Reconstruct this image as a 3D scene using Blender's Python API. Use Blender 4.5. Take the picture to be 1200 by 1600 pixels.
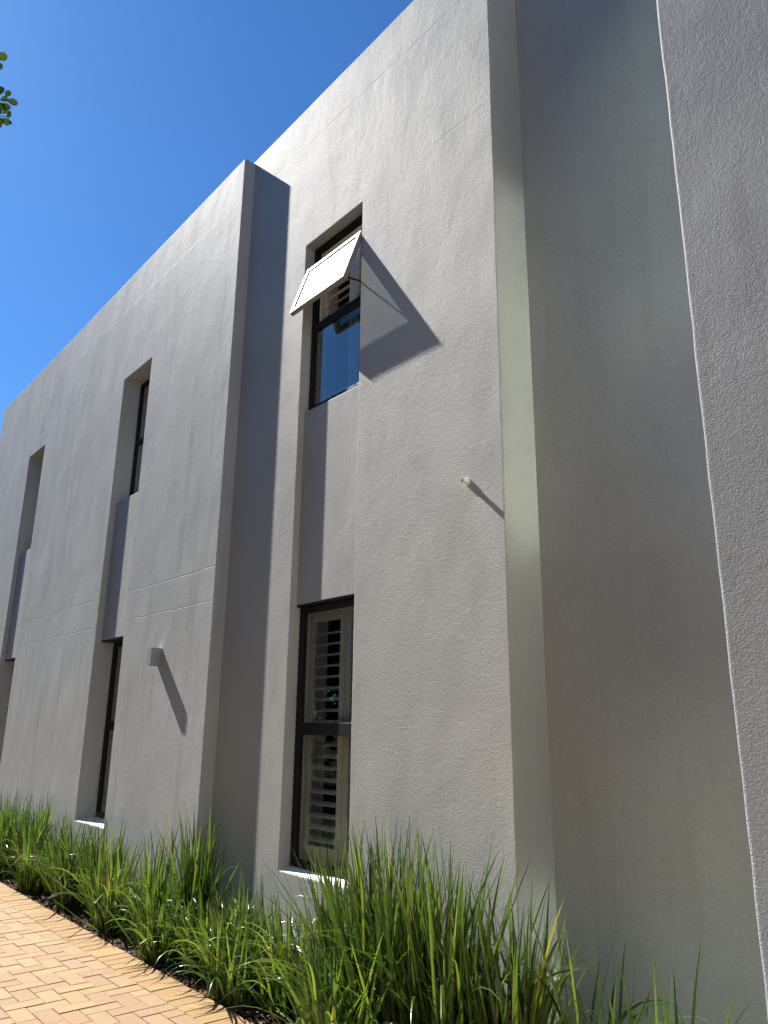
import bpy, bmesh, math, random
import numpy as np
from mathutils import Vector, Matrix

for o in list(bpy.data.objects):
    bpy.data.objects.remove(o)
sc = bpy.context.scene
COL = sc.collection
R = math.radians

# ------------------------------------------------------------------ camera
F_PX, PITCH, YAW, ROLL = 1192.88, 0.275, 0.8671, 0.0115
CAM = Vector((0.0, -3.25, 1.60))
fwd = Vector((-math.sin(YAW) * math.cos(PITCH), math.cos(YAW) * math.cos(PITCH), math.sin(PITCH)))
rgt = Vector((math.cos(YAW), math.sin(YAW), 0))
upv = rgt.cross(fwd)
r2 = rgt * math.cos(ROLL) + upv * math.sin(ROLL)
u2 = -rgt * math.sin(ROLL) + upv * math.cos(ROLL)
cd = bpy.data.cameras.new('camera')
cam = bpy.data.objects.new('camera', cd)
COL.objects.link(cam)
M = Matrix((r2, u2, -fwd)).transposed().to_4x4()
M.translation = CAM
cam.matrix_world = M
cd.sensor_fit = 'VERTICAL'
cd.sensor_height = 32.0
cd.sensor_width = 24.0
cd.lens = F_PX / 1600 * 32.0
cd.clip_start = 0.05
cd.clip_end = 3000
sc.camera = cam

# ------------------------------------------------------------------ sky, sun, exposure
SUN_TO = Vector((-0.714, -0.121, 0.701)).normalized()      # towards the sun
world = bpy.data.worlds.new('World')
sc.world = world
world.use_nodes = True
wn = world.node_tree.nodes
wl = world.node_tree.links
bg = wn['Background']
sky = wn.new('ShaderNodeTexSky')
sky.sky_type = 'NISHITA'
sky.sun_disc = False
sky.sun_elevation = math.asin(SUN_TO.z)
sky.sun_rotation = math.atan2(SUN_TO.x, SUN_TO.y)
sky.altitude = 60
sky.air_density = 1.0
sky.dust_density = 0.25
sky.ozone_density = 4.0
tint = wn.new('ShaderNodeMix')                       # the camera's cool, saturated rendering of the sky
tint.data_type = 'RGBA'
tint.blend_type = 'MULTIPLY'
tint.inputs[0].default_value = 1.0
tint.inputs[7].default_value = (0.40, 0.76, 1.12, 1)
wl.new(sky.outputs[0], tint.inputs[6])
wl.new(tint.outputs[2], bg.inputs[0])
bg.inputs[1].default_value = 0.05
sl = bpy.data.lights.new('sun', 'SUN')
sun = bpy.data.objects.new('sun', sl)
COL.objects.link(sun)
sl.energy = 5.0
sl.angle = R(0.53)
sl.color = (1.0, 0.95, 0.87)
sun.rotation_euler = SUN_TO.to_track_quat('Z', 'Y').to_euler()
sun.location = (-12, -3, 14)
vs = sc.view_settings
vs.view_transform = 'Standard'
vs.look = 'None'
vs.gamma = 1
vs.use_curve_mapping = False
vs.exposure = 1.36
sc.cycles.use_denoising = True
sc.cycles.denoiser = 'OPENIMAGEDENOISE'
sc.cycles.max_bounces = 7
sc.cycles.diffuse_bounces = 3
sc.cycles.glossy_bounces = 5
sc.cycles.transparent_max_bounces = 24
sc.cycles.transmission_bounces = 6
sc.cycles.blur_glossy = 0.2
sc.cycles.caustics_reflective = True
sc.cycles.sample_clamp_indirect = 30.0


# ------------------------------------------------------------------ node helpers
class NT:
    def __init__(s, name):
        s.m = bpy.data.materials.new(name)
        s.m.use_nodes = True
        s.t = s.m.node_tree
        s.t.nodes.clear()
        s.out = s.t.nodes.new('ShaderNodeOutputMaterial')

    def n(s, typ, **kw):
        nd = s.t.nodes.new(typ)
        for k, v in kw.items():
            setattr(nd, k, v)
        return nd

    def put(s, sock, v):
        if isinstance(v, bpy.types.NodeSocket):
            s.t.links.new(v, sock)
        elif v is not None:
            if hasattr(sock, 'default_value') and not isinstance(v, (int, float)) and len(sock.default_value) == 4 and len(v) == 3:
                v = (*v, 1)
            sock.default_value = v

    def math(s, op, a, b=None, c=None):
        nd = s.n('ShaderNodeMath', operation=op)
        for i, v in enumerate((a, b, c)):
            if v is not None:
                s.put(nd.inputs[i], v)
        return nd.outputs[0]

    def vmul(s, v, xyz):
        nd = s.n('ShaderNodeVectorMath', operation='MULTIPLY')
        s.put(nd.inputs[0], v)
        nd.inputs[1].default_value = xyz
        return nd.outputs[0]

    def noise(s, vec, scale, detail=2.0, rough=0.5, dist=0.0):
        nd = s.n('ShaderNodeTexNoise')
        s.put(nd.inputs['Vector'], vec)
        nd.inputs['Scale'].default_value = scale
        nd.inputs['Detail'].default_value = detail
        nd.inputs['Roughness'].default_value = rough
        nd.inputs['Distortion'].default_value = dist
        return nd.outputs['Fac']

    def vor(s, vec, scale, feature='F1'):
        nd = s.n('ShaderNodeTexVoronoi', feature=feature)
        s.put(nd.inputs['Vector'], vec)
        nd.inputs['Scale'].default_value = scale
        return nd

    def remap(s, v, a, b, c=0.0, d=1.0, smooth=True):
        nd = s.n('ShaderNodeMapRange', interpolation_type='SMOOTHSTEP' if smooth else 'LINEAR')
        s.put(nd.inputs[0], v)
        for i, q in enumerate((a, b, c, d)):
            nd.inputs[i + 1].default_value = q
        return nd.outputs[0]

    def mix(s, fac, a, b, blend='MIX'):
        nd = s.n('ShaderNodeMix', data_type='RGBA', blend_type=blend)
        s.put(nd.inputs[0], fac)
        s.put(nd.inputs[6], a)
        s.put(nd.inputs[7], b)
        return nd.outputs[2]

    def bump(s, height, dist=1.0, strength=1.0, normal=None):
        nd = s.n('ShaderNodeBump')
        nd.inputs['Strength'].default_value = strength
        nd.inputs['Distance'].default_value = dist
        s.put(nd.inputs['Height'], height)
        if normal is not None:
            s.put(nd.inputs['Normal'], normal)
        return nd.outputs[0]

    def pbsdf(s, base, rough=0.5, normal=None, spec=0.5, metal=0.0, **kw):
        nd = s.n('ShaderNodeBsdfPrincipled')
        s.put(nd.inputs['Base Color'], base)
        s.put(nd.inputs['Roughness'], rough)
        s.put(nd.inputs['Specular IOR Level'], spec)
        s.put(nd.inputs['Metallic'], metal)
        if normal is not None:
            s.put(nd.inputs['Normal'], normal)
        for k, v in kw.items():
            s.put(nd.inputs[k.replace('_', ' ')], v)
        return nd.outputs[0]

    def done(s, shader):
        s.t.links.new(shader, s.out.inputs[0])
        return s.m


def plaster(name, base, grain=1.0, gscale=85.0, hlines=(), vlines=(), streak=0.0, spec=0.15, rough=0.66, undul=1.0):
    """painted trowelled plaster; relief heights are in metres; hlines = (z, x0, x1, depth)"""
    t = NT(name)
    pos = t.n('ShaderNodeNewGeometry').outputs['Position']
    sep = t.n('ShaderNodeSeparateXYZ')
    t.put(sep.inputs[0], pos)
    X, Z = sep.outputs[0], sep.outputs[2]
    fine = t.noise(pos, gscale, 3.0, 0.62)
    mid = t.noise(pos, gscale * 0.28, 1.0, 0.55)
    trow = t.noise(t.vmul(pos, (1.5, 1.5, 1.0)), 2.2, 2.0, 0.5)
    patch = t.remap(trow, 0.3, 0.7, 0.6, 1.25)
    und = t.noise(t.vmul(pos, (1.0, 1.0, 0.55)), 1.6, 1.0, 0.5)
    drag = t.noise(t.vmul(pos, (1.6, 1.6, 0.7)), 9.0, 2.0, 0.6, 1.2)
    h = t.math('MULTIPLY', t.math('MULTIPLY', fine, patch), 0.00165 * grain)
    h = t.math('MULTIPLY_ADD', drag, 0.0011 * undul, h)
    h = t.math('MULTIPLY_ADD', mid, 0.0006 * grain, h)
    h = t.math('MULTIPLY_ADD', trow, 0.0034 * undul, h)
    h = t.math('MULTIPLY_ADD', und, 0.0065 * undul, h)
    wob = t.math('MULTIPLY_ADD', trow, 0.03, -0.015)
    zz = t.math('ADD', Z, wob)
    xx = t.math('ADD', X, t.math('MULTIPLY', wob, 0.6))
    brk = t.remap(t.noise(t.vmul(pos, (1, 1, 0.1)), 5.0, 1.0, 0.6), 0.3, 0.6, 0.25, 1.0) if hlines else None
    crack = None

    def band(c, c0, a, a0, a1, wdt):
        d = t.math('ABSOLUTE', t.math('SUBTRACT', c, c0))
        g = t.remap(d, 0.0, wdt, 1.0, 0.0)
        g = t.math('MULTIPLY', g, t.remap(a, a0 - 0.02, a0 + 0.02, 0.0, 1.0))
        return t.math('MULTIPLY', g, t.remap(a, a1 - 0.02, a1 + 0.02, 1.0, 0.0))
    for (z0, x0, x1, dep) in hlines:
        g = band(zz, z0, X, x0, x1, 0.006)
        h = t.math('MULTIPLY_ADD', t.math('MULTIPLY', g, brk), -dep, h)
        crack = g if crack is None else t.math('MAXIMUM', crack, g)
    for (x0, z0, z1, dep) in vlines:
        g = band(xx, x0, Z, z0, z1, 0.007)
        h = t.math('MULTIPLY_ADD', g, -dep, h)
    # pits
    v = t.vor(pos, 2.6)
    pit = t.remap(v.outputs['Distance'], 0.008, 0.022, 1.0, 0.0)
    h = t.math('MULTIPLY_ADD', pit, -0.002, h)
    nrm = t.bump(h)
    blotch = t.noise(pos, 0.9, 4.0, 0.6)
    c = t.mix(t.remap(blotch, 0.3, 0.7), tuple(x * 0.93 for x in base), tuple(x * 1.05 for x in base))
    if streak:
        st = t.noise(t.vmul(pos, (7.0, 7.0, 0.45)), 1.0, 4.0, 0.6)
        c = t.mix(t.math('MULTIPLY', t.remap(st, 0.5, 0.72), streak), c, tuple(x * y for x, y in zip(base, (0.66, 0.63, 0.58))))
    if crack is not None:                    # darker colour along the joint line
        c = t.mix(t.math('MULTIPLY', t.math('MULTIPLY', crack, brk), 0.75), c, (0.09, 0.085, 0.08))
    spk = t.remap(fine, 0.35, 0.65, 0.94, 1.05)
    cc = t.n('ShaderNodeCombineColor')
    for i in range(3):
        t.put(cc.inputs[i], spk)
    c = t.mix(1.0, c, cc.outputs[0], 'MULTIPLY')
    return t.done(t.pbsdf(c, rough, nrm, spec))


PLB = (0.385, 0.390, 0.382)
MAT = {}
MAT['plaster_main'] = plaster('plaster_main', PLB, 2.3, 118, hlines=[(6.79, -5.9, -2.8, 0.005), (5.70, -3.5, -2.8, 0.001)], spec=0.16, rough=0.68)
MAT['plaster_pier'] = plaster('plaster_pier', (0.395, 0.408, 0.416), 1.2, 110, hlines=[(2.945, -7.82, -5.97, 0.0035), (2.645, -7.82, -5.99, 0.0035), (2.97, -14, -8.66, 0.0022), (2.645, -14, -8.66, 0.003),
                              (6.74, -14.6, -12.84, 0.003), (6.74, -11.2, -6.0, 0.0022), (5.94, -12.84, -11.2, 0.0025), (6.24, -7.2, -6.0, 0.0012)],
                              vlines=[(-11.2, 5.94, 6.75, 0.002), (-12.84, 5.94, 6.72, 0.001)], streak=0.42, undul=1.1, spec=0.08, rough=0.68)
MAT['plaster_panel'] = plaster('plaster_panel', PLB, 0.9, 105, spec=0.20, rough=0.68)
MAT['plaster_smooth'] = plaster('plaster_smooth', PLB, 0.7, 90, undul=1.0, streak=0.15)
MAT['bounce_cream_plaster'] = plaster('bounce_cream_plaster', (0.56, 0.52, 0.45), 0.5, 60)
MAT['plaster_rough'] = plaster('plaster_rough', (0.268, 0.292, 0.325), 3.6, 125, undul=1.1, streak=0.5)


def simple(name, base, rough, spec=0.5, metal=0.0, bscale=0, bh=0.0, var=0.0):
    t = NT(name)
    co = t.n('ShaderNodeTexCoord').outputs['Object']
    c = base
    if var:
        c = t.mix(t.remap(t.noise(co, 9, 3, 0.6), 0.3, 0.7), tuple(x * (1 - var) for x in base), tuple(min(1, x * (1 + var)) for x in base))
    nr = t.bump(t.noise(co, bscale, 2, 0.5), bh) if bscale else None
    rr = t.remap(t.noise(co, 14, 3, 0.6), 0.3, 0.7, rough * 0.85, min(1, rough * 1.15))
    return t.done(t.pbsdf(c, rr, nr, spec, metal))


MAT['frame'] = simple('charcoal_aluminium', (0.012, 0.011, 0.011), 0.58, 0.2, 0, 300, 0.0002, 0.1)
MAT['sash_frame'] = simple('glossy_sash_aluminium', (0.26, 0.25, 0.235), 0.5, 0.4, 0, 300, 0.0002, 0.1)
MAT['sill'] = simple('white_sill_plaster', (0.74, 0.73, 0.70), 0.6, 0.4, 0, 60, 0.0012, 0.06)
MAT['lining'] = simple('cream_lining', (0.84, 0.81, 0.72), 0.55, 0.4, 0, 40, 0.0005, 0.04)
MAT['shutter'] = simple('shutter_white', (0.88, 0.86, 0.80), 0.42, 0.5, 0, 0, 0, 0.03)
MAT['room'] = simple('dim_room', (0.12, 0.11, 0.095), 0.8, 0.2, 0, 0, 0, 0.1)
MAT['light_box'] = simple('satin_aluminium', (0.34, 0.34, 0.33), 0.42, 0.5, 0.35, 120, 0.0004, 0.05)
MAT['white_plastic'] = simple('white_plastic', (0.72, 0.71, 0.67), 0.45, 0.5, 0, 0, 0, 0.05)
MAT['hole_shade'] = simple('hole_shade', (0.01, 0.01, 0.01), 0.8, 0.1)
MAT['roof'] = simple('roof_felt', (0.16, 0.16, 0.16), 0.9, 0.2, 0, 30, 0.002, 0.1)


def glass(name, tint, rough, boost=1.0, dust=0.0, tintg=(0.97, 1.0, 0.97)):
    t = NT(name)
    fr = t.n('ShaderNodeFresnel')
    fr.inputs[0].default_value = 1.52
    f2 = t.math('MINIMUM', t.math('MULTIPLY', fr.outputs[0], boost), 1.0)
    tr = t.n('ShaderNodeBsdfTransparent')
    tr.inputs[0].default_value = (*tint, 1)
    base = tr.outputs[0]
    if dust:
        co = t.n('ShaderNodeTexCoord').outputs['Object']
        df = t.n('ShaderNodeBsdfDiffuse')
        df.inputs[0].default_value = (0.6, 0.58, 0.54, 1)
        m0 = t.n('ShaderNodeMixShader')
        t.put(m0.inputs[0], t.remap(t.noise(co, 6, 4, 0.6), 0.3, 0.7, dust * 0.6, dust * 1.4))
        t.put(m0.inputs[1], base)
        t.put(m0.inputs[2], df.outputs[0])
        base = m0.outputs[0]
    gl = t.n('ShaderNodeBsdfGlossy')
    gl.inputs['Roughness'].default_value = rough
    gl.inputs['Color'].default_value = (*tintg, 1)
    mx = t.n('ShaderNodeMixShader')
    t.put(mx.inputs[0], f2)
    t.put(mx.inputs[1], base)
    t.put(mx.inputs[2], gl.outputs[0])
    return t.done(mx.outputs[0])


MAT['glass'] = glass('window_glass', (0.985, 0.985, 0.975), 0.0, 0.85)
MAT['sash_glass'] = glass('dusty_sash_glass', (0.34, 0.36, 0.35), 0.42, 1.3, 0.16)
MAT['upper_glass'] = glass('upper_window_glass', (0.90, 0.93, 0.92), 0.0, 2.6)
MAT['side_glass'] = glass('solar_side_glass', (0.35, 0.42, 0.36), 0.085, 6.2, tintg=(0.87, 1.0, 0.85))


def mat_paver(name, ca, cb, cc):
    t = NT(name)
    co = t.n('ShaderNodeTexCoord').outputs['Object']
    pos = t.n('ShaderNodeNewGeometry').outputs['Position']
    rnd = t.n('ShaderNodeObjectInfo').outputs['Random']
    c = t.mix(t.remap(rnd, 0.0, 0.55, 0, 1, False), ca, cb)
    c = t.mix(t.remap(t.math('FRACT', t.math('MULTIPLY', rnd, 7.31)), 0.6, 1.0), c, cc)
    bl = t.noise(pos, 26, 4, 0.65)
    c = t.mix(t.math('MULTIPLY', t.remap(bl, 0.45, 0.75), 0.35), c, tuple(x * 0.72 for x in cb))
    sp = t.remap(t.noise(pos, 190, 2, 0.5), 0.62, 0.7)
    c = t.mix(t.math('MULTIPLY', sp, 0.55), c, (0.10, 0.06, 0.035))
    h = t.math('MULTIPLY_ADD', t.noise(pos, 160, 3, 0.6), 0.0006, t.math('MULTIPLY', t.noise(pos, 14, 2, 0.5), 0.0015))
    return t.done(t.pbsdf(c, 0.78, t.bump(h), 0.3))


MAT['paver'] = mat_paver('clay_paver', (0.292, 0.200, 0.110), (0.272, 0.170, 0.098), (0.30, 0.212, 0.104))
MAT['paver_edge'] = mat_paver('clay_paver_edge', (0.30, 0.202, 0.080), (0.275, 0.172, 0.074), (0.275, 0.168, 0.076))
MAT['paver_mass'] = mat_paver('clay_paver_mass', (0.29, 0.18, 0.088), (0.29, 0.18, 0.088), (0.29, 0.18, 0.088))


def mat_soil():
    t = NT('soil')
    pos = t.n('ShaderNodeNewGeometry').outputs['Position']
    n1 = t.noise(pos, 34, 5, 0.7)
    c = t.mix(t.remap(n1, 0.35, 0.7), (0.018, 0.012, 0.008), (0.07, 0.045, 0.028))
    h = t.math('MULTIPLY', t.noise(pos, 45, 5, 0.7), 0.03)
    return t.done(t.pbsdf(c, 0.95, t.bump(h), 0.15))


def mat_sand():
    t = NT('joint_sand')
    pos = t.n('ShaderNodeNewGeometry').outputs['Position']
    c = t.mix(t.noise(pos, 60, 4, 0.6), (0.03, 0.02, 0.013), (0.08, 0.052, 0.032))
    return t.done(t.pbsdf(c, 0.95, t.bump(t.noise(pos, 200, 3, 0.6), 0.002), 0.1))


def mat_ground():
    t = NT('lawn_ground')
    pos = t.n('ShaderNodeNewGeometry').outputs['Position']
    c = t.mix(t.remap(t.noise(pos, 3, 6, 0.7), 0.3, 0.7), (0.022, 0.036, 0.010), (0.05, 0.058, 0.02))
    return t.done(t.pbsdf(c, 0.95, t.bump(t.noise(pos, 40, 4, 0.7), 0.03), 0.1))


def mat_leaf(name, dark, mid, light, rough=0.38, trans=0.28):
    t = NT(name)
    a = t.n('ShaderNodeAttribute', attribute_name='tint')
    s = t.n('ShaderNodeAttribute', attribute_name='along')
    pos = t.n('ShaderNodeNewGeometry').outputs['Position']
    c = t.mix(t.remap(a.outputs['Fac'], 0.0, 0.5, 0, 1, False), dark, mid)
    c = t.mix(t.remap(a.outputs['Fac'], 0.5, 0.95, 0, 1, False), c, light)
    c = t.mix(t.remap(a.outputs['Fac'], 0.965, 0.975), c, (0.42, 0.36, 0.035))     # yellowed blades
    c = t.mix(t.remap(a.outputs['Fac'], 0.985, 0.99), c, (0.26, 0.15, 0.07))      # dry blades
    tip = t.math('MULTIPLY', t.remap(s.outputs['Fac'], 0.93, 1.0), 0.5)
    c = t.mix(tip, c, (0.16, 0.10, 0.04))
    c = t.mix(t.math('MULTIPLY', t.noise(pos, 30, 3, 0.6), 0.3), c, tuple(x * 0.6 for x in mid))
    p = t.pbsdf(c, rough, None, 0.6)
    tl = t.n('ShaderNodeBsdfTranslucent')
    t.put(tl.inputs[0], t.mix(1.0, c, (1.7, 1.8, 0.7), 'MULTIPLY'))
    mx = t.n('ShaderNodeMixShader')
    mx.inputs[0].default_value = trans
    t.put(mx.inputs[1], p)
    t.put(mx.inputs[2], tl.outputs[0])
    return t.done(mx.outputs[0])


def mat_bark():
    t = NT('bark')
    co = t.n('ShaderNodeTexCoord').outputs['Object']
    n1 = t.noise(t.vmul(co, (1, 1, 0.25)), 22, 4, 0.65)
    c = t.mix(n1, (0.05, 0.038, 0.028), (0.17, 0.13, 0.10))
    return t.done(t.pbsdf(c, 0.9, t.bump(n1, 0.02), 0.2))


MAT['soil'] = mat_soil()
MAT['sand'] = mat_sand()
MAT['ground'] = mat_ground()
MAT['blade'] = mat_leaf('strap_leaf', (0.014, 0.036, 0.009), (0.062, 0.115, 0.022), (0.190, 0.250, 0.060), 0.30, 0.27)
MAT['tree_leaf'] = mat_leaf('round_leaf', (0.010, 0.022, 0.006), (0.022, 0.045, 0.009), (0.05, 0.085, 0.016), 0.42, 0.22)
MAT['bark'] = mat_bark()
MAT['bounce_paving'] = simple('warm_bounce_paving', (0.36, 0.26, 0.155), 0.85, 0.2, 0, 30, 0.002, 0.12)
MAT['chip'] = simple('bark_chip', (0.10, 0.065, 0.042), 0.85, 0.2, 0, 60, 0.003, 0.5)


# ------------------------------------------------------------------ object helpers
ORIG = {}


def empty(name, loc, parent=None):
    o = bpy.data.objects.new(name, None)
    COL.objects.link(o)
    o.empty_display_size = 0.2
    loc = Vector(loc)
    ORIG[o] = loc
    if parent:
        o.parent = parent
        o.location = loc - ORIG[parent]
    else:
        o.location = loc
    return o


def tag(o, label=None, cat=None, group=None, kind=None):
    if label:
        o['label'] = label
    if cat:
        o['category'] = cat
    if group:
        o['group'] = group
    if kind:
        o['kind'] = kind
    return o


def link(name, me, parent=None, origin=(0, 0, 0)):
    """mesh data given relative to origin (world point)"""
    o = bpy.data.objects.new(name, me)
    COL.objects.link(o)
    origin = Vector(origin)
    ORIG[o] = origin
    if parent:
        o.parent = parent
        o.location = origin - ORIG[parent]
    else:
        o.location = origin
    return o


def from_bm(name, bm, mat, parent=None, origin=(0, 0, 0), smooth=False):
    """bm in world coordinates"""
    bmesh.ops.translate(bm, verts=bm.verts, vec=-Vector(origin))
    bmesh.ops.recalc_face_normals(bm, faces=bm.faces)
    me = bpy.data.meshes.new(name)
    bm.to_mesh(me)
    bm.free()
    me.materials.append(MAT[mat] if isinstance(mat, str) else mat)
    if smooth:
        me.shade_smooth()
    return link(name, me, parent, origin)


def sharp_bevel(bm, w, seg=2, ang=30):
    es = [e for e in bm.edges if len(e.link_faces) == 2 and e.calc_face_angle(0) > R(ang)]
    if es:
        bmesh.ops.bevel(bm, geom=es, offset=w, segments=seg, profile=0.5, affect='EDGES', clamp_overlap=True)


def add_box(bm, a, b):
    x0, y0, z0 = a
    x1, y1, z1 = b
    v = [bm.verts.new(p) for p in ((x0, y0, z0), (x1, y0, z0), (x1, y1, z0), (x0, y1, z0), (x0, y0, z1), (x1, y0, z1), (x1, y1, z1), (x0, y1, z1))]
    for f in ((0, 3, 2, 1), (4, 5, 6, 7), (0, 1, 5, 4), (1, 2, 6, 5), (2, 3, 7, 6), (3, 0, 4, 7)):
        bm.faces.new([v[i] for i in f])
    return v


def box(name, a, b, mat, parent=None, bevel=0.0, seg=2):
    bm = bmesh.new()
    add_box(bm, a, b)
    bmesh.ops.recalc_face_normals(bm, faces=bm.faces)
    if bevel:
        sharp_bevel(bm, bevel, seg)
    c = [(p + q) / 2 for p, q in zip(a, b)]
    return from_bm(name, bm, mat, parent, (c[0], c[1], min(a[2], b[2])))


def wall_solid(name, x0, x1, z0, z1, yf, yb, holes, mat, parent, bevel=0.007, seg=3):
    """upright slab with rectangular openings (hx0,hx1,hz0,hz1), rounded arrises"""
    xs = sorted({x0, x1, *[h[0] for h in holes], *[h[1] for h in holes]})
    zs = sorted({z0, z1, *[h[2] for h in holes], *[h[3] for h in holes]})
    keyx, keyz = {x0, x1, *[h[0] for h in holes], *[h[1] for h in holes]}, set(zs)
    for lst, step in ((xs, 0.22), (zs, 0.16)):
        for a, b in list(zip(lst[:-1], lst[1:])):
            n = int((b - a) / step)
            lst += [a + (b - a) * (i + 1) / (n + 1) for i in range(n)]
        lst.sort()
    rw = random.Random(int(abs(x0) * 100))
    bm = bmesh.new()
    V = {}

    def vv(i, j, k):
        if (i, j, k) not in V:
            # hand-finished arrises: the edge wanders within the face plane
            jx = rw.uniform(-0.0014, 0.0014) if k == 0 and xs[i] in keyx else 0.0
            jz = rw.uniform(-0.0014, 0.0014) if k == 0 and zs[j] in keyz else 0.0
            V[(i, j, k)] = bm.verts.new((xs[i] + jx, (yf, yb)[k], zs[j] + jz))
        return V[(i, j, k)]

    def solid(i, j):
        if i < 0 or j < 0 or i >= len(xs) - 1 or j >= len(zs) - 1:
            return False
        cx, cz = (xs[i] + xs[i + 1]) / 2, (zs[j] + zs[j + 1]) / 2
        return not any(h[0] < cx < h[1] and h[2] < cz < h[3] for h in holes)
    for i in range(len(xs) - 1):
        for j in range(len(zs) - 1):
            if not solid(i, j):
                continue
            for k in (0, 1):
                bm.faces.new([vv(i, j, k), vv(i + 1, j, k), vv(i + 1, j + 1, k), vv(i, j + 1, k)])
            for (di, dj, a, b) in ((-1, 0, (0, 0), (0, 1)), (1, 0, (1, 0), (1, 1)), (0, -1, (0, 0), (1, 0)), (0, 1, (0, 1), (1, 1))):
                if not solid(i + di, j + dj):
                    bm.faces.new([vv(i + a[0], j + a[1], 0), vv(i + b[0], j + b[1], 0), vv(i + b[0], j + b[1], 1), vv(i + a[0], j + a[1], 1)])
    bmesh.ops.recalc_face_normals(bm, faces=bm.faces)
    sharp_bevel(bm, bevel, seg)
    return from_bm(name, bm, mat, parent, ((x0 + x1) / 2, yf, z0))


# ------------------------------------------------------------------ ground, bed, path
bm = bmesh.new()
for q in ((-900, -900), (900, -900), (900, 900), (-900, 900)):
    bm.verts.new((*q, -0.10))
bm.faces.new(bm.verts)
tag(from_bm('ground', bm, 'ground'), 'green lawn ground stretching away beyond the brick path', kind='structure')

BED_X0, BED_X1 = -15.5, 3.0
rs = np.random.RandomState(4)


def soil_height(x, y):
    return -0.035 + 0.05 * np.clip((y + 0.6) / 0.4, 0, 1) * 0.6 + 0.014 * np.sin(x * 9.1 + y * 4) * np.cos(y * 13 - x * 3.3) + 0.009 * np.sin(x * 31 + y * 17) * np.cos(y * 37)


nx, ny = 460, 30
gx, gy = np.meshgrid(np.linspace(BED_X0, BED_X1, nx), np.linspace(-0.612, 0.36, ny), indexing='ij')
gz = soil_height(gx, gy) + rs.normal(0, 0.004, gx.shape)
vs_ = np.stack([gx, gy, gz], -1).reshape(-1, 3)
fs_ = [(i * ny + j, (i + 1) * ny + j, (i + 1) * ny + j + 1, i * ny + j + 1) for i in range(nx - 1) for j in range(ny - 1)]
me = bpy.data.meshes.new('planting_bed')
me.from_pydata(vs_.tolist(), [], fs_)
me.materials.append(MAT['soil'])
me.shade_smooth()
bed = tag(link('planting_bed', me), 'dark soil planting bed along the foot of the grey wall', kind='structure')

# brick path: sand base with pavers as children
W = 0.1138
YB0, YB1 = -0.615, -0.843            # soldier course
YFAR = YB1 - 11 * W                  # inner edge of the far soldier course
path = box('brick_path', (-15.5, YFAR - 0.235, -0.09), (-2.9, YB0 + 0.004, -0.009), 'sand')
tag(path, 'yellow and pink clay brick path in herringbone with a soldier course edge', kind='structure')
JT = 0.0038


def paver_mesh(name, lx, ly, mat):
    bm = bmesh.new()
    add_box(bm, (-lx / 2, -ly / 2, -0.05), (lx / 2, ly / 2, 0.0))
    bmesh.ops.recalc_face_normals(bm, faces=bm.faces)
    es = [e for e in bm.edges if all(v.co.z > -0.01 for v in e.verts)]
    bmesh.ops.bevel(bm, geom=es, offset=0.0032, segments=1, affect='EDGES')
    bm.faces.ensure_lookup_table()
    me = bpy.data.meshes.new(name)
    bm.to_mesh(me)
    bm.free()
    me.materials.append(MAT[mat])
    return me


PM = {}
bricks = []                          # (x0,y0,x1,y1,edge)
x = -15.4
xo = -6.629
k0 = int((-15.3 - xo) / 0.1143)
for k in range(k0, 85):
    bx = xo + k * 0.1143
    if bx > -3.02:
        break
    bricks.append((bx, YB1, bx + 0.1143, YB0, 1))
    bricks.append((bx, YFAR - 0.228, bx + 0.1143, YFAR, 1))
X0, Y0 = -5.562, YB1 - 5 * W
for i in range(-86, 74):
    for j in range(-10, 6):
        k = (i - j) % 4
        if k == 0:
            r = [X0 + i * W, Y0 + j * W, X0 + (i + 1) * W, Y0 + (j + 2) * W]
        elif k == 1:
            r = [X0 + i * W, Y0 + j * W, X0 + (i + 2) * W, Y0 + (j + 1) * W]
        else:
            continue
        r[1] = max(r[1], YFAR)
        r[3] = min(r[3], YB1)
        if r[3] - r[1] < 0.04 or r[0] < -15.3 or r[2] > -2.9:
            continue
        bricks.append((*r, 0))


def pix(v):
    d = Vector(v) - CAM
    w_ = d.dot(fwd)
    return (600 + F_PX * d.dot(r2) / w_, 800 - F_PX * d.dot(u2) / w_) if w_ > 0.1 else (-9999, -9999)


rng = random.Random(7)
near, far = [], []
for b in bricks:
    u, v = pix(((b[0] + b[2]) / 2, (b[1] + b[3]) / 2, 0))
    (near if (-130 < u < 480 and 1300 < v < 1680 and b[3] > -2.2 and b[0] > -10.2) else far).append((abs(u - 150) + abs(v - 1520), b))
near.sort(key=lambda q: q[0])
near, far = [q[1] for q in near[:300]], [q[1] for q in far] + [q[1] for q in near[300:]]
for b in near:
    lx, ly = round(b[2] - b[0], 4) - JT, round(b[3] - b[1], 4) - JT
    key = (round(lx, 3), round(ly, 3), b[4])
    if key not in PM:
        PM[key] = paver_mesh('paver', lx, ly, 'paver_edge' if b[4] else 'paver')
    o = link('paver', PM[key], path, ((b[0] + b[2]) / 2 + rng.uniform(-.0012, .0012), (b[1] + b[3]) / 2 + rng.uniform(-.0012, .0012), rng.uniform(-0.0022, 0.0018)))
    o.rotation_euler = (rng.uniform(-.006, .006), rng.uniform(-.006, .006), rng.uniform(-.008, .008))
bm = bmesh.new()
for b in far:
    z = rng.uniform(-0.002, 0.0015)
    add_box(bm, (b[0] + JT, b[1] + JT, -0.05), (b[2] - JT, b[3] - JT, z))
tag(from_bm('paver_field', bm, 'paver_mass', path, ORIG[path]), kind='stuff')

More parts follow.
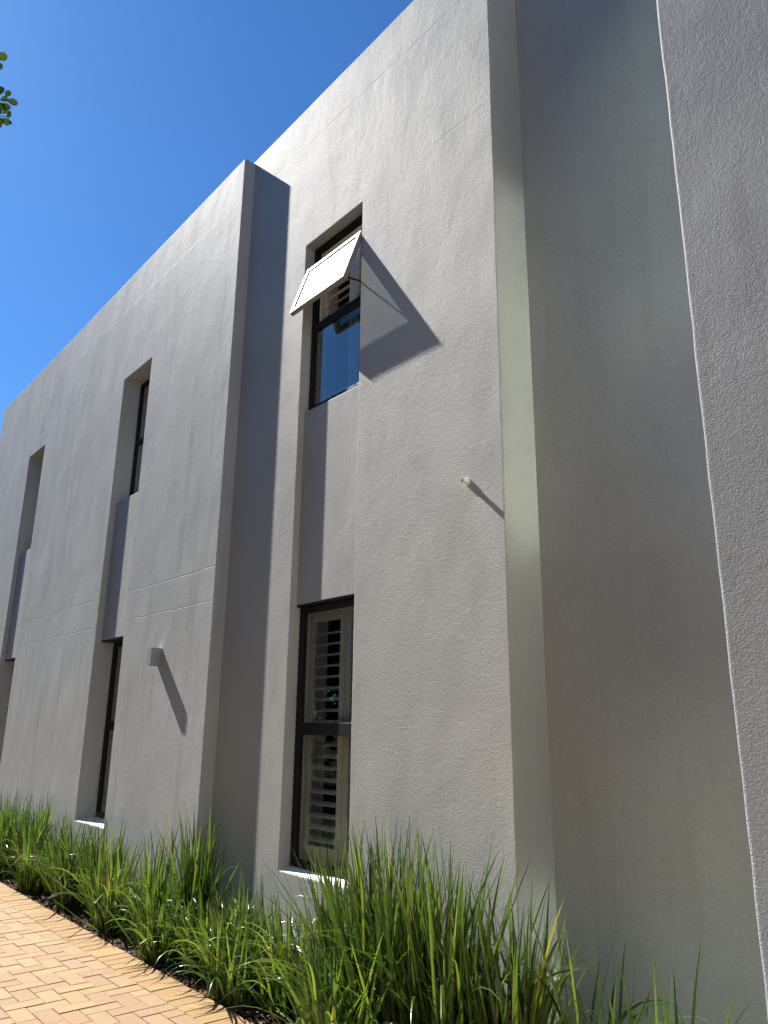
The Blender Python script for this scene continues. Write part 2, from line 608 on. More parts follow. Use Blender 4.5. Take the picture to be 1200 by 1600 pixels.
# ------------------------------------------------------------------ the building
ROOF = 7.24
PT = 7.208
W1 = (-4.934, -4.142)
W2 = (-8.662, -7.865)
W3 = (-12.444, -11.69)
PIERY = -0.121
PX = -5.951
PXE = -14.65
SILL, HEADL, SILLU, HEADU = 0.622, 2.50, 4.118, 5.688
bld = empty('building', (-6.0, 0.0, -0.1))
tag(bld, 'grey plastered two storey building with narrow recessed windows', 'building')
wall_solid('wall', -6.3, -2.76, -0.1, ROOF, 0.0, 0.36, [(*W1, SILL, HEADU)], 'plaster_main', bld)
wall_solid('projecting_wall', PXE, PX, -0.1, PT, PIERY, 0.37, [(*W2, SILL, HEADU), (*W3, SILL, HEADU)], 'plaster_pier', bld)
wall_solid('recessed_wall', -2.95, -0.9, -0.1, ROOF - 0.012, 0.305, 0.62, [], 'plaster_smooth', bld)
# right-hand wing: front face turned three degrees
bm = bmesh.new()
XR, YR = -1.345, -0.45
pts = [(XR, YR), (4.0, YR + math.tan(R(4.4)) * (4.0 - XR)), (4.0, 9.0), (XR, 9.0)]
NZ = 60
rw = random.Random(3)
rows = []
for k in range(NZ + 1):
    zz = -0.1 + (ROOF + 0.4) * k / NZ
    jx = rw.uniform(-0.0022, 0.0022)
    rows.append([bm.verts.new((q[0] + (jx if i == 0 else 0), q[1], zz)) for i, q in enumerate(pts)])
bm.faces.new(rows[0][::-1])
bm.faces.new(rows[-1])
for lo, hi in zip(rows[:-1], rows[1:]):
    for i in range(4):
        bm.faces.new([lo[i], lo[(i + 1) % 4], hi[(i + 1) % 4], hi[i]])
bmesh.ops.recalc_face_normals(bm, faces=bm.faces)
sharp_bevel(bm, 0.014, 4)
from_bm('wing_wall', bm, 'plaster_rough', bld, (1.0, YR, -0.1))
# unseen wall added far to the right to bounce sunlight on to the reveals
box('added_bounce_wall', (4.15, -6.6, -0.1), (4.6, -2.3, ROOF + 0.3), 'bounce_cream_plaster', bld, 0.01)
bounce_yard = box('added_bounce_paving', (-2.895, -7.5, -0.09), (4.14, YB0 + 0.004, -0.004), 'bounce_paving')  # out-of-view paving added to bounce warm sunlight into the recess
tag(bounce_yard, 'unseen warm sandy paving added beside the brick path to bounce sunlight', kind='structure')
# roof slab, rear and end walls close the body
box('roof', (PXE + 0.31, 0.38, 6.62), (-2.9, 8.99, 6.85), 'roof', bld)
box('rear_wall', (PXE, 9.0, -0.1), (4.0, 9.3, ROOF), 'plaster_smooth', bld)
box('end_wall', (PXE, 0.372, -0.1), (PXE + 0.3, 8.998, PT - 0.01), 'plaster_smooth', bld)
box('floor_slab', (PXE + 0.302, 0.372, 2.7), (-1.6, 8.99, 3.6), 'room', bld)

FY = 0.09                                                    # window frame plane


def rect_frame(name, x0, x1, z0, z1, y0, y1, wdt, parent, mat='frame', bev=0.004):
    bm = bmesh.new()
    for a, b in (((x0, y0, z0), (x0 + wdt, y1, z1)), ((x1 - wdt, y0, z0), (x1, y1, z1)),
                 ((x0 + wdt, y0 + 0.001, z0), (x1 - wdt, y1, z0 + wdt)), ((x0 + wdt, y0 + 0.001, z1 - wdt), (x1 - wdt, y1, z1))):
        add_box(bm, a, b)
    bmesh.ops.recalc_face_normals(bm, faces=bm.faces)
    sharp_bevel(bm, bev, 2)
    return from_bm(name, bm, mat, parent, ((x0 + x1) / 2, y0, z0))


def slat_mesh(w):
    n = 8
    bm = bmesh.new()
    prof = []
    for i in range(n):
        a = 2 * math.pi * i / n
        prof.append((0.031 * math.cos(a), 0.0045 * math.sin(a)))
    A = [bm.verts.new((-w / 2, y, z)) for y, z in prof]
    B = [bm.verts.new((w / 2, y, z)) for y, z in prof]
    bm.faces.new(A)
    bm.faces.new(B[::-1])
    for i in range(n):
        bm.faces.new([A[i], A[(i + 1) % n], B[(i + 1) % n], B[i]])
    bmesh.ops.recalc_face_normals(bm, faces=bm.faces)
    me = bpy.data.meshes.new('slat')
    bm.to_mesh(me)
    bm.free()
    me.materials.append(MAT['shutter'])
    return me


SM = {}


def shutters(win, x0, x1, z0, z1, y, tilt, split):
    """plantation shutter leaves: stiles, rails, slats, tilt rod, each a sub-part of the window"""
    xs = [x0 + (x1 - x0) * f for f in split]
    for a, b in zip(xs[:-1], xs[1:]):
        a, b = a + 0.003, b - 0.003
        st = 0.062
        box('shutter_stile', (a, y - 0.014, z0), (a + st, y + 0.014, z1), 'shutter', win, 0.003)
        box('shutter_stile', (b - st, y - 0.014, z0), (b, y + 0.014, z1), 'shutter', win, 0.003)
        box('shutter_rail', (a + st, y - 0.0135, z0), (b - st, y + 0.0135, z0 + 0.12), 'shutter', win, 0.003)
        box('shutter_rail', (a + st, y - 0.0135, z1 - 0.09), (b - st, y + 0.0135, z1), 'shutter', win, 0.003)
        w = b - a - 2 * st - 0.004
        key = round(w, 3)
        if key not in SM:
            SM[key] = slat_mesh(w)
        n = int((z1 - 0.09 - z0 - 0.12 - 0.03) / 0.0805)
        for i in range(n):
            zz = z0 + 0.12 + 0.045 + i * 0.0805
            o = link('slat', SM[key], win, ((a + b) / 2, y, zz))
            o.rotation_euler = (tilt + rng.uniform(-.04, .04), 0, 0)
        box('tilt_rod', (b - st - 0.05, y + 0.034, z0 + 0.15), (b - st - 0.036, y + 0.046, z1 - 0.12), 'shutter', win)


def window(name, x0, x1, z0, z1, tr0, tr1, lining=True, panes=('l', 'u'), deep=0.34, label=None, room=True):
    w = empty(name, ((x0 + x1) / 2, FY, z0), bld)
    if label:
        w['label'] = label
    a, b = x0 + 0.004, x1 - 0.004
    rect_frame('frame', a, b, z0 + 0.003, z1 - 0.003, FY, FY + 0.05, 0.044, w)
    box('transom', (a + 0.044, FY + 0.002, tr0), (b - 0.044, FY + 0.048, tr1), 'frame', w, 0.004)
    gl = []
    if 'l' in panes:
        gl.append((z0 + 0.042, tr0 + 0.004))
    if 'u' in panes:
        gl.append((tr1 - 0.004, z1 - 0.042))
    for g0, g1 in gl:
        rect_frame('glazing_bead', a + 0.0435, b - 0.0435, g0 - 0.004, g1 + 0.004, FY + 0.010, FY + 0.022, 0.009, w, bev=0.003)
        bm = bmesh.new()
        q = [bm.verts.new(p) for p in ((a + 0.042, FY + 0.018, g0), (b - 0.042, FY + 0.018, g0), (b - 0.042, FY + 0.018, g1), (a + 0.042, FY + 0.018, g1))]
        bm.faces.new(q)
        from_bm('pane', bm, 'upper_glass' if z0 > 3 else 'glass', w, ((a + b) / 2, FY + 0.018, g0))
    if room:
        # lined reveal and the dim room behind
        bm = bmesh.new()
        add_box(bm, (x0 - 0.03, FY + 0.052, z0 - 0.03), (x0 + 0.012, deep + 0.02, z1 + 0.03))
        add_box(bm, (x1 - 0.012, FY + 0.052, z0 - 0.03), (x1 + 0.03, deep + 0.02, z1 + 0.03))
        add_box(bm, (x0 + 0.012, FY + 0.052, z0 - 0.03), (x1 - 0.012, deep + 0.02, z0 + 0.02))
        add_box(bm, (x0 + 0.012, FY + 0.052, z1 - 0.02), (x1 - 0.012, deep + 0.02, z1 + 0.03))
        from_bm('reveal_lining', bm, 'lining', w, ((x0 + x1) / 2, FY + 0.052, z0))
        bm = bmesh.new()
        add_box(bm, (x0 - 0.5, 0.40, z0 - 0.25), (x1 + 0.6, 3.4, z1 + 0.2))
        bm.faces.ensure_lookup_table()
        bmesh.ops.recalc_face_normals(bm, faces=bm.faces)
        f = [f for f in bm.faces if abs(f.normal.y + 1) < 0.1]
        bmesh.ops.delete(bm, geom=f, context='FACES_ONLY')
        from_bm('room_shell', bm, 'room', w, ((x0 + x1) / 2, 0.4, z0 - 0.25))
    return w


def sill(x0, x1, z, yf, w):
    bm = bmesh.new()
    vsx = add_box(bm, (x0 + 0.002, yf + 0.004, z - 0.03), (x1 - 0.002, FY + 0.02, z + 0.0015))
    for v in vsx:
        if v.co.z > z and v.co.y > FY:
            v.co.z += 0.022
    bmesh.ops.recalc_face_normals(bm, faces=bm.faces)
    from_bm('sill', bm, 'sill', w, ((x0 + x1) / 2, yf, z - 0.03))


def panel(x0, x1, yf):
    o = box('spandrel_panel', (x0 - 0.03, yf, HEADL + 0.006), (x1 + 0.03, 0.34, SILLU), 'plaster_panel', bld, 0.005)
    box('drip_edge', (x0 + 0.001, yf + 0.004, HEADL - 0.012), (x1 - 0.001, 0.10, HEADL + 0.0055), 'frame', bld)
    return o


for (a, b), yf, py in ((W1, 0.0, 0.057), (W2, PIERY, -0.052), (W3, PIERY, -0.060)):
    panel(a, b, py)
LWT = (1.54, 1.628)
wl1 = window('window', *W1, SILL + 0.022, HEADL - 0.012, *LWT)
sill(*W1, SILL, 0.0, wl1)
shutters(wl1, W1[0] + 0.013, W1[1] - 0.013, SILL + 0.045, HEADL - 0.035, 0.195, R(24), (0, 0.60, 1.0))
wu1 = window('window', *W1, SILLU, HEADU, 4.862, 4.928, panes=('l',))
shutters(wu1, W1[0] + 0.013, W1[1] - 0.013, SILLU + 0.021, HEADU - 0.022, 0.195, R(24), (0, 0.60, 1.0))
# opened top-hung sash
sw = empty('open_sash', ((W1[0] + W1[1]) / 2, 0.02, 5.44), bld)
sw['label'] = 'top hung sash of the upper window propped open, glass glaring white'
SL, SWD = 0.52, (W1[1] - W1[0]) / 2 - 0.022
ang = math.atan2(0.165, 0.492)


def sash_pt(x, s, d):
    """s metres down the sash from the hinge, d metres outward from its face"""
    return Vector(((W1[0] + W1[1]) / 2 + x, 0.02 - math.sin(ang) * s - math.cos(ang) * d, 5.44 - math.cos(ang) * s + math.sin(ang) * d))


def sash_box(bm, x0, x1, s0, s1, d0, d1):
    v = add_box(bm, (x0, s0, d0), (x1, s1, d1))
    for q in v:
        q.co = sash_pt(*q.co)


bm = bmesh.new()
fw_ = 0.042
sash_box(bm, -SWD, -SWD + fw_, 0, SL, -0.03, 0.012)
sash_box(bm, SWD - fw_, SWD, 0, SL, -0.03, 0.012)
sash_box(bm, -SWD + fw_, SWD - fw_, 0, fw_, -0.03, 0.011)
sash_box(bm, -SWD + fw_, SWD - fw_, SL - fw_, SL, -0.03, 0.011)
bmesh.ops.recalc_face_normals(bm, faces=bm.faces)
sharp_bevel(bm, 0.003, 2)
from_bm('sash_frame', bm, 'sash_frame', sw, (sash_pt(0, 0, 0)))
bm = bmesh.new()
bm.faces.new([bm.verts.new(sash_pt(*q)) for q in ((-SWD + .03, .03, 0), (SWD - .03, .03, 0), (SWD - .03, SL - .03, 0), (-SWD + .03, SL - .03, 0))])
from_bm('sash_pane', bm, 'sash_glass', sw, sash_pt(0, 0, 0))
for s in (1,):
    bm = bmesh.new()
    p0 = Vector(((W1[0] + W1[1]) / 2 + s * (SWD - 0.008), 0.06, 4.99))
    p1 = sash_pt(s * (SWD - 0.008), SL * 0.95, -0.028)
    d = (p1 - p0).normalized()
    n_ = d.cross(Vector((1, 0, 0))).normalized() * 0.006
    e = Vector((0.004, 0, 0))
    vv = [bm.verts.new(q) for q in (p0 - n_ - e, p0 + n_ - e, p1 + n_ - e, p1 - n_ - e, p0 - n_ + e, p0 + n_ + e, p1 + n_ + e, p1 - n_ + e)]
    for f in ((0, 1, 2, 3), (7, 6, 5, 4), (0, 4, 5, 1), (1, 5, 6, 2), (2, 6, 7, 3), (3, 7, 4, 0)):
        bm.faces.new([vv[i] for i in f])
    from_bm('friction_stay', bm, 'frame', sw, p0)
bm = bmesh.new()
sash_box(bm, -0.012, 0.012, SL - 0.026, SL - 0.008, -0.036, -0.0302)
from_bm('sash_handle', bm, 'frame', sw, sash_pt(0, SL - 0.02, -0.03))

for (a, b) in (W2, W3):
    w = window('window', a, b, SILL + 0.022, HEADL - 0.012, *LWT)
    sill(a, b, SILL, PIERY, w)
    shutters(w, a + 0.013, b - 0.013, SILL + 0.045, HEADL - 0.035, 0.195, R(24), (0, 0.60, 1.0)) if a == W2[0] else None
    window('window', a, b, SILLU, HEADU, 4.862, 4.928)
# narrow side windows of the wing, facing the recess: they throw the sun back on to the return
for z0, z1 in ((3.98, 6.43), (0.35, 2.19)):
    w = empty('side_window', (XR, -0.09, z0), bld)
    y0, y1 = -0.30, 0.145
    bm = bmesh.new()
    for a, b in (((XR - 0.012, y0 - 0.03, z0 - 0.03), (XR + 0.01, y0, z1 + 0.03)), ((XR - 0.012, y1, z0 - 0.03), (XR + 0.01, y1 + 0.03, z1 + 0.03)),
                 ((XR - 0.011, y0, z0 - 0.03), (XR + 0.01, y1, z0)), ((XR - 0.011, y0, z1), (XR + 0.01, y1, z1 + 0.03))):
        add_box(bm, a, b)
    from_bm('frame', bm, 'frame', w, (XR, -0.09, z0))
    bm = bmesh.new()
    bm.faces.new([bm.verts.new(q) for q in ((XR - 0.006, y0, z0), (XR - 0.006, y1, z0), (XR - 0.006, y1, z1), (XR - 0.006, y0, z1))])
    from_bm('pane', bm, 'side_glass', w, (XR - 0.006, -0.09, z0))

# ------------------------------------------------------------------ wall light and pipe stub
wlg = empty('wall_light', (-6.932, PIERY, 2.131))
tag(wlg, 'small square grey metal up-down light on the projecting wall', 'wall light')
bm = bmesh.new()
x0, x1, z0, z1 = -6.97, -6.894, 2.131, 2.294
yf, yb = PIERY - 0.106, PIERY - 0.0005
th = 0.006
for a, b in (((x0, yf, z0), (x0 + th, yb, z1)), ((x1 - th, yf, z0), (x1, yb, z1)), ((x0 + th, yf, z0), (x1 - th, yf + th, z1)), ((x0 + th, yb - th, z0), (x1 - th, yb, z1))):
    add_box(bm, a, b)
bmesh.ops.remove_doubles(bm, verts=bm.verts, dist=1e-5)
from_bm('housing', bm, 'light_box', wlg, (-6.932, PIERY, z0))
box('lens', (x0 + th, yf + th, z0 + 0.006), (x1 - th, yb - th, z0 + 0.012), 'white_plastic', wlg)
box('lens', (x0 + th, yf + th, z1 - 0.012), (x1 - th, yb - th, z1 - 0.006), 'white_plastic', wlg)
box('back_plate', (x0 - 0.004, PIERY - 0.006, z0 + 0.01), (x1 + 0.003, PIERY + 0.001, z1 - 0.01), 'light_box', wlg)

pip = empty('overflow_pipe', (-3.045, 0.0, 3.045))
tag(pip, 'short white plastic pipe stub sticking out of the wall near its corner', 'pipe')


def tube(bm, c, y0, y1, r, ri, n=20):
    rings = []
    for (y, rr) in ((y0, ri), (y0, r), (y1, r), (y1, ri)):
        rings.append([bm.verts.new((c[0] + rr * math.cos(2 * math.pi * i / n), y, c[1] + rr * math.sin(2 * math.pi * i / n))) for i in range(n)])
    for a in range(4):
        A, B = rings[a], rings[(a + 1) % 4]
        for i in range(n):
            bm.faces.new([A[i], A[(i + 1) % n], B[(i + 1) % n], B[i]])


bm = bmesh.new()
tube(bm, (-3.045, 3.045), -0.052, 0.004, 0.0165, 0.0135)
from_bm('pipe_body', bm, 'white_plastic', pip, (-3.045, 0, 3.045), False)
bm = bmesh.new()
tube(bm, (-3.045, 3.045), -0.016, 0.003, 0.024, 0.0166)
from_bm('collar', bm, 'white_plastic', pip, (-3.045, 0, 3.045), False)
bm = bmesh.new()
bm.faces.new([bm.verts.new((-3.045 + 0.0134 * math.cos(a * math.pi / 8), -0.03, 3.045 + 0.0134 * math.sin(a * math.pi / 8))) for a in range(16)])  # black disc stands for the shade inside the pipe
from_bm('bore_shade', bm, 'hole_shade', pip, (-3.045, 0, 3.045))


# ------------------------------------------------------------------ strap-leaved plants
def blade(rs, base, az, lean, bend, L, wd, twist, nseg=9, fold=0.25):
    """one folded tapering leaf; returns verts, faces, along"""
    s = np.linspace(0, 1, nseg + 1)
    th = lean + bend * s ** 2.0
    ds = L / nseg
    hx = np.concatenate([[0], np.cumsum(np.sin(th[:-1]) * ds)])
    hz = np.concatenate([[0], np.cumsum(np.cos(th[:-1]) * ds)])
    side = rs.uniform(-0.10, 0.10) * L * s ** 2
    d = np.array([math.cos(az), math.sin(az), 0])
    p = np.array([-math.sin(az), math.cos(az), 0])
    c = base + hx[:, None] * d + np.outer(side, p) + np.outer(hz, [0, 0, 1])
    tan = np.stack([np.sin(th)[:, None] * d + np.cos(th)[:, None] * np.array([0, 0, 1])], 0)[0]
    nor = np.cos(th)[:, None] * d - np.sin(th)[:, None] * np.array([0, 0, 1])
    tw = twist * s + rs.uniform(-0.5, 0.5)
    wv = np.cos(tw)[:, None] * p + np.sin(tw)[:, None] * nor
    nv = -np.sin(tw)[:, None] * p + np.cos(tw)[:, None] * nor
    prof = wd * 0.5 * np.minimum(1.0, 0.55 + s * 2.2) * np.clip(1 - s ** 2.6, 0.02, 1)
    l = c - wv * prof[:, None] + nv * (prof * fold)[:, None]
    r = c + wv * prof[:, None] + nv * (prof * fold)[:, None]
    V = np.stack([l, c, r], 1).reshape(-1, 3)
    F = []
    for i in range(nseg):
        a = i * 3
        F += [(a, a + 1, a + 4, a + 3), (a + 1, a + 2, a + 5, a + 4)]
    return V, F, np.repeat(s, 3)


def leaf_mesh(name, parts, origin, mat):
    V, F, T, A = [], [], [], []
    off = 0
    for (v, f, al, ti) in parts:
        V.append(v - np.array(origin))
        F += [tuple(q + off for q in ff) for ff in f]
        T.append(np.full(len(v), ti))
        A.append(al)
        off += len(v)
    me = bpy.data.meshes.new(name)
    me.from_pydata(np.concatenate(V).tolist(), [], F)
    for nm, arr in (('tint', np.concatenate(T)), ('along', np.concatenate(A))):
        at = me.attributes.new(nm, 'FLOAT', 'POINT')
        at.data.foreach_set('value', arr.astype(np.float32))
    me.materials.append(MAT[mat])
    me.shade_smooth()
    return me


def inside_wall(P):
    x, y = P[:, 0], P[:, 1]
    w = (x < PX) & (y > PIERY - 0.015) | (x >= PX) & (x < -2.76) & (y > -0.015) | (x >= -2.76) & (y > 0.29)
    return w


def clump(seed, x, y, h, n, rad, spread, arch, label, wd=0.014, nlead=8, az_bias=None, pale=0.0):
    rs = np.random.RandomState(seed)
    org = (x, y, float(soil_height(x, y)))
    root = empty('grass_clump', org)
    tag(root, label, 'plant', 'strap leaved plants along the wall')
    parts = []
    tries = 0
    while len(parts) < n and tries < n * 4:
        tries += 1
        a0 = rs.uniform(0, 2 * math.pi)
        rr = rad * math.sqrt(rs.rand())
        b = np.array([x + rr * math.cos(a0), y + 0.6 * rr * math.sin(a0), 0])
        b[2] = soil_height(b[0], b[1]) - 0.01
        az = a0 + rs.normal(0, 0.9)
        if az_bias is not None and rs.rand() < 0.4:
            az = az_bias + rs.normal(0, 0.5)
        kind = rs.rand()
        if kind < arch:                       # arching, flopping leaf
            L = h * rs.uniform(0.6, 1.0)
            lean = abs(rs.normal(0.25, 0.2))
            bend = rs.uniform(1.1, 2.4)
        elif kind < arch + 0.22:              # short young leaf
            L = h * rs.uniform(0.25, 0.55)
            lean = abs(rs.normal(0.2, 0.25)) * (0.5 + spread)
            bend = rs.uniform(0.1, 0.9)
        else:                                 # upright sword
            L = h * min(1.08, rs.uniform(0.62, 1.05))
            lean = abs(rs.normal(0, 0.20)) * (0.6 + spread)
            bend = rs.uniform(-0.02, 0.38)
        V, F, al = blade(rs, b, az, lean, bend, L, wd * rs.uniform(0.65, 1.3), rs.normal(0, 0.8), fold=rs.uniform(0.1, 0.45))
        if inside_wall(V).any():
            continue
        low = (V[:, 2] < soil_height(V[:, 0], V[:, 1]) + 0.004) & (al > 0.15)
        if low.any():
            V[low, 2] = soil_height(V[low, 0], V[low, 1]) + 0.006
        ti = min(0.95, max(0, rs.beta(1.3, 1.7) + pale))
        q = rs.rand()
        if q < 0.004:
            ti = 0.98
        elif q < 0.008:
            ti = 1.0
        parts.append((V, F, al, ti, V[:, 2].max() + 0.25 * L))
    parts.sort(key=lambda q: -q[4])
    lead, rest = parts[:nlead], parts[nlead:]
    for q in lead:
        o_ = q[0][1]
        link('leaf', leaf_mesh('leaf', [q[:4]], o_, 'blade'), root, o_)
    if rest:
        f = link('foliage', leaf_mesh('foliage', [q[:4] for q in rest], org, 'blade'), root, org)
        f['kind'] = 'stuff'
    return root


CL = [
    # seed x y height n radius spread arch label
    (1, -11.6, -0.36, 0.80, 110, 0.20, 0.6, 0.20, 'farthest strap leaved clump by the left edge of the picture'),
    (2, -10.9, -0.42, 0.78, 120, 0.22, 0.7, 0.30, 'second strap leaved clump from the left edge'),
    (3, -10.2, -0.32, 0.92, 120, 0.20, 0.5, 0.18, 'tall upright clump well left of the second lower window'),
    (4, -9.75, -0.44, 0.72, 120, 0.22, 0.8, 0.42, 'arching pale clump leaning to the path, left of the second lower window'),
    (5, -9.3, -0.30, 0.92, 120, 0.18, 0.4, 0.12, 'tall upright clump just left of the second lower window'),
    (6, -8.75, -0.44, 0.62, 110, 0.20, 0.8, 0.35, 'small bright clump at the path edge before the second window'),
    (7, -8.3, -0.34, 0.74, 110, 0.18, 0.6, 0.25, 'clump in front of the white sill of the second lower window'),
    (8, -7.75, -0.40, 0.86, 130, 0.18, 0.5, 0.20, 'dense clump right of the second window near the path edge'),
    (9, -7.25, -0.30, 0.84, 110, 0.18, 0.6, 0.15, 'upright clump below and left of the grey wall light'),
    (10, -6.75, -0.42, 0.70, 120, 0.20, 0.9, 0.35, 'loose clump with crossing leaves below the wall light'),
    (11, -6.2, -0.30, 0.86, 80, 0.16, 0.5, 0.15, 'thin clump against the projecting wall just left of its corner'),
    (12, -5.78, -0.17, 1.04, 100, 0.12, 0.25, 0.04, 'tall dark clump standing at the corner of the projecting wall'),
    (13, -5.75, -0.46, 0.66, 120, 0.18, 0.8, 0.45, 'low arching clump at the path edge before the projecting corner'),
    (14, -5.25, -0.36, 0.62, 130, 0.20, 0.9, 0.45, 'low clump in the shadow strip beside the projecting wall'),
    (15, -4.85, -0.30, 0.66, 130, 0.20, 0.9, 0.40, 'mid height clump left of the shuttered lower window'),
    (16, -4.65, -0.50, 0.58, 110, 0.16, 0.9, 0.50, 'low pale clump at the path edge under the shuttered window'),
    (17, -4.25, -0.34, 0.66, 140, 0.20, 0.9, 0.45, 'arching sunlit clump right below the white sill of the shuttered window'),
    (18, -3.78, -0.24, 1.06, 150, 0.20, 0.55, 0.10, 'tall clump with leaves leaning over the shuttered window'),
    (19, -3.38, -0.28, 1.16, 190, 0.22, 0.45, 0.08, 'biggest tall green clump before the wall right of the window'),
    (20, -3.02, -0.24, 1.10, 170, 0.20, 0.5, 0.10, 'tall clump left of the wall end throwing leaf shadows'),
    (21, -2.72, -0.14, 0.90, 110, 0.16, 0.6, 0.15, 'clump at the wall end in front of the narrow return'),
    (22, -3.55, -0.52, 0.72, 120, 0.20, 0.9, 0.45, 'low arching clump in front of the tall ones at the bottom edge'),
    (23, -2.36, 0.02, 0.90, 34, 0.14, 1.3, 0.30, 'sparse flopping clump in the shaded recess'),
    (24, -2.02, -0.12, 0.76, 34, 0.16, 1.0, 0.15, 'few thin leaves low in the middle of the shaded recess'),
    (25, -1.72, -0.30, 0.92, 8, 0.10, 0.7, 0.05, 'rightmost few dark leaves before the wing wall'),
]
for q in CL:
    clump(q[0] * 11 + 3, *q[1:4], int(q[4] * (1.45 if q[1] < -2.6 else 1.2)), *q[5:8], q[8], wd=0.0195 if q[1] > -4.1 else 0.019, nlead=(12 if q[1] > -4.0 else 8), pale=0.08 if q[7] > 0.3 else 0.0,
          az_bias=(math.pi if q[0] in (18, 16, 15) else None))

# bark chips and leaf litter on the bed
rs = np.random.RandomState(22)
bm = bmesh.new()
for i in range(2600):
    x = rs.uniform(-11.5, -2.0)
    y = -0.605 + abs(rs.normal(0, 0.16))
    if inside_wall(np.array([[x, y + 0.02, 0]]))[0]:
        continue
    l, w_, t_ = rs.uniform(0.008, 0.03), rs.uniform(0.004, 0.012), rs.uniform(0.002, 0.005)
    v = add_box(bm, (-l, -w_, 0), (l, w_, t_))
    rot = Matrix.Rotation(rs.uniform(0, 6.28), 3, 'Z') @ Matrix.Rotation(rs.normal(0, 0.3), 3, 'X') @ Matrix.Rotation(rs.normal(0, 0.25), 3, 'Y')
    o_ = Vector((x, y, float(soil_height(x, y)) + rs.uniform(0.0, 0.008)))
    for q in v:
        q.co = rot @ q.co + o_
lit = tag(from_bm('bark_mulch', bm, 'chip', None, (-6, -0.4, 0)), 'brown bark chips and dry litter scattered along the bed edge', 'mulch', kind='stuff')


# ------------------------------------------------------------------ trees
def tube_path(bm, pts, rads, n=8):
    rings = []
    for i, (p, r) in enumerate(zip(pts, rads)):
        d = (pts[min(i + 1, len(pts) - 1)] - pts[max(i - 1, 0)]).normalized()
        a = d.cross(Vector((0.3, 0.9, 0.1))).normalized()
        b = d.cross(a)
        rings.append([bm.verts.new(p + (a * math.cos(2 * math.pi * k / n) + b * math.sin(2 * math.pi * k / n)) * r) for k in range(n)])
    for A, B in zip(rings[:-1], rings[1:]):
        for k in range(n):
            bm.faces.new([A[k], A[(k + 1) % n], B[(k + 1) % n], B[k]])
    bm.faces.new(rings[-1])


def round_leaf(rs, p, size, nrm, up):
    """obovate leaf of 8 triangles with a slight fold"""
    up = (up - nrm * up.dot(nrm)).normalized()
    sd = nrm.cross(up)
    out = [(0, 0), (0.22, 0.25), (0.36, 0.55), (0.26, 0.87), (0, 1.0), (-0.26, 0.87), (-0.36, 0.55), (-0.22, 0.25)]
    V = [p + sd * (a * size) + up * (b * size) + nrm * (abs(a) * size * 0.25) for a, b in out]
    V.append(p + up * (0.55 * size))
    return np.array([list(v) for v in V]), [(8, i, (i + 1) % 8) for i in range(8)], np.full(9, 0.4)


def rvec(rs):
    v = rs.normal(size=3)
    return Vector(v / np.linalg.norm(v))


def make_tree(seed, base, limbs, nleaf, size, label, group=None, cr=0.55, sprig=None):
    """limbs: list of point lists (world); leaves cluster along the outer limbs"""
    rs = np.random.RandomState(seed)
    root = empty('tree', base)
    tag(root, label, 'tree', group)
    bm = bmesh.new()
    tube_path(bm, *limbs[0], 10)
    from_bm('trunk', bm, 'bark', root, base, True)
    parts = []
    for pts, rad in limbs[1:]:
        bm = bmesh.new()
        tube_path(bm, pts, rad, 7)
        from_bm('limb', bm, 'bark', root, pts[0], True)
    outer = [p for pts, _ in limbs[1:] for p in pts[len(pts) // 2:]]
    for i in range(nleaf):
        c = outer[rs.randint(len(outer))]
        p = c + rvec(rs) * cr * rs.rand() ** 0.4
        if sprig is not None and pix(p)[0] > -25:
            continue
        n_ = (rvec(rs) + Vector((0, 0, 0.7))).normalized()
        v, f, al = round_leaf(rs, p, size * rs.uniform(0.7, 1.2), n_, rvec(rs))
        parts.append((v, f, al, min(0.95, rs.beta(2, 2.4))))
    cr_ = link('crown', leaf_mesh('crown', parts, base, 'tree_leaf'), root, base)
    cr_['kind'] = 'stuff'
    if sprig:
        for pts, rad, leaves in sprig:
            bm = bmesh.new()
            tube_path(bm, pts, rad, 6)
            from_bm('twig', bm, 'bark', root, pts[0], True)
            for (p, up, s_) in leaves:
                n_ = (Vector((CAM - p)).normalized() + rvec(rs) * 0.55).normalized()
                v, f, al = round_leaf(rs, p, s_, n_, up)
                link('leaf', leaf_mesh('leaf', [(v, f, al, rs.uniform(0.05, 0.8))], p, 'tree_leaf'), root, p)
    return root


def ray_pt(u, v, dist):
    d = fwd + r2 * ((u - 600) / F_PX) - u2 * ((v - 800) / F_PX)
    return CAM + d.normalized() * dist


def arc(a, b, sag, n=6, rs=None):
    a, b = Vector(a), Vector(b)
    return [a.lerp(b, i / n) + Vector((0, 0, sag * math.sin(math.pi * i / n))) + (Vector(rs.normal(0, 0.03, 3)) if rs is not None and 0 < i < n else Vector()) for i in range(n + 1)]


rs = np.random.RandomState(9)
D0 = 5.5
tb = Vector((-7.2, -5.2, -0.1))
trunk = (arc(tb, (-6.9, -4.9, 3.4), 0.0, 7, rs), [0.16, 0.14, 0.13, 0.12, 0.115, 0.11, 0.10, 0.09])
top = trunk[0][-1]
limbs = [trunk]
for e in ((-7.6, -5.9, 5.6), (-8.0, -4.6, 5.3), (-6.4, -5.5, 5.9), (-7.0, -4.5, 6.2), (-6.2, -4.6, 5.2)):
    limbs.append((arc(top, e, 0.15, 6, rs), [0.07, 0.06, 0.05, 0.04, 0.03, 0.02, 0.01]))
s1, s2, s3 = ray_pt(-60, 165, D0), ray_pt(-60, 195, D0), ray_pt(-70, 92, D0)
hub = Vector((-6.2, -4.6, 5.2))
e1, e2, e3 = ray_pt(14, 154, D0), ray_pt(16, 184, D0), ray_pt(2, 92, D0)


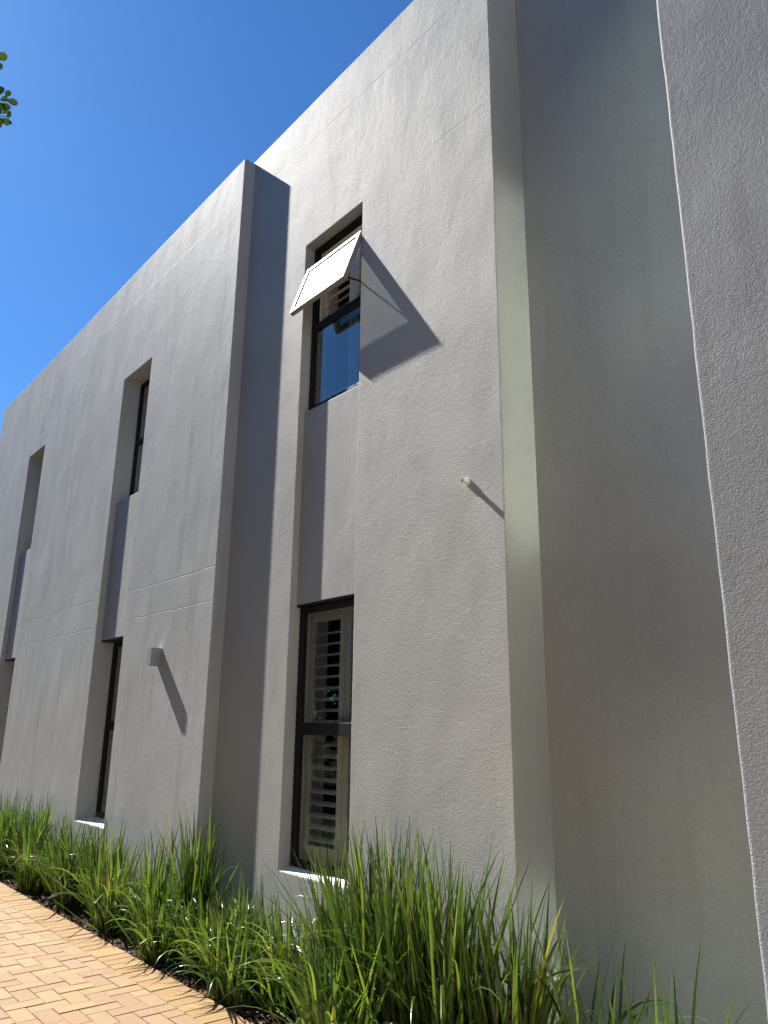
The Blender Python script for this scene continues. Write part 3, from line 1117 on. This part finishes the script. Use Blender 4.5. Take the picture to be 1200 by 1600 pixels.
def lf(u, v, du, dv, s_):
    p = ray_pt(u - 4, v, D0)
    return (p, ray_pt(u - 4 + du, v + dv, D0) - p, s_ * 0.0041)


sprig = [
    (arc(hub, s1, 0.05, 5) + [e1], [0.02, 0.017, 0.014, 0.011, 0.008, 0.006, 0.002],
     [lf(4, 157, 10, -4, 12), lf(12, 152, 5, -8, 12), lf(14, 157, 12, 3, 15), lf(2, 149, 3, -12, 14), lf(-6, 150, 6, -8, 14), lf(5, 161, 11, 7, 14), lf(-4, 164, 14, 4, 15), lf(-14, 158, 8, -8, 15), lf(-16, 164, 4, 10, 15)]),
    ([ORIG[bld] * 0 + s1, s2, ray_pt(0, 181, D0), e2], [0.007, 0.005, 0.003, 0.0015],
     [lf(8, 178, 6, -8, 10), lf(2, 180, 2, -8, 9), lf(6, 185, 10, 6, 15), lf(14, 183, 6, -5, 9), lf(18, 188, 4, 5, 6), lf(3, 183, 6, 8, 10), lf(-3, 188, 7, 8, 11), lf(16, 178, 4, -4, 6)]),
    ([s1, s3, e3], [0.007, 0.005, 0.002],
     [lf(-2, 91, 15, -4, 16), lf(-6, 99, 11, 5, 13), lf(-12, 88, 2, -10, 14), lf(-18, 95, -4, 9, 14)]),
]
make_tree(5, tb, limbs, 2600, 0.07, 'small round leaved tree whose twig tips enter at the upper left edge', None, 0.6, sprig)

# trees across the path, seen mirrored in the window panes; they also screen the low sky
TREES = [(-24.0, -10.5, 9.5), (-19.5, -9.0, 9.0), (-15.6, -8.6, 9.6), (-12.0, -8.9, 8.8), (-8.4, -8.5, 9.4), (-4.8, -8.9, 9.0), (-1.2, -8.5, 9.3), (2.6, -9.0, 8.9), (6.6, -8.6, 9.4)]
for i, (x, y, h) in enumerate(TREES):
    rs = np.random.RandomState(60 + i)
    b0 = Vector((x, y, -0.1))
    tr = (arc(b0, b0 + Vector((0.2, 0.1, h * 0.42)), 0, 6, rs), [0.2, 0.18, 0.16, 0.15, 0.14, 0.12, 0.11])
    L = [tr]
    for k in range(20):
        a = k * 0.9 + rs.uniform(-.2, .2)
        rr = rs.uniform(0.5, 2.1)
        L.append((arc(tr[0][rs.randint(1, 7)], b0 + Vector((rr * math.cos(a), rr * math.sin(a), h * rs.uniform(0.10, 0.95))), 0.2, 5, rs), [0.08, 0.06, 0.05, 0.04, 0.025, 0.01]))
    make_tree(80 + i, b0, L, 7000, 0.27, 'leafy tree across the path mirrored in the lower window pane', 'trees across the path', 0.9)
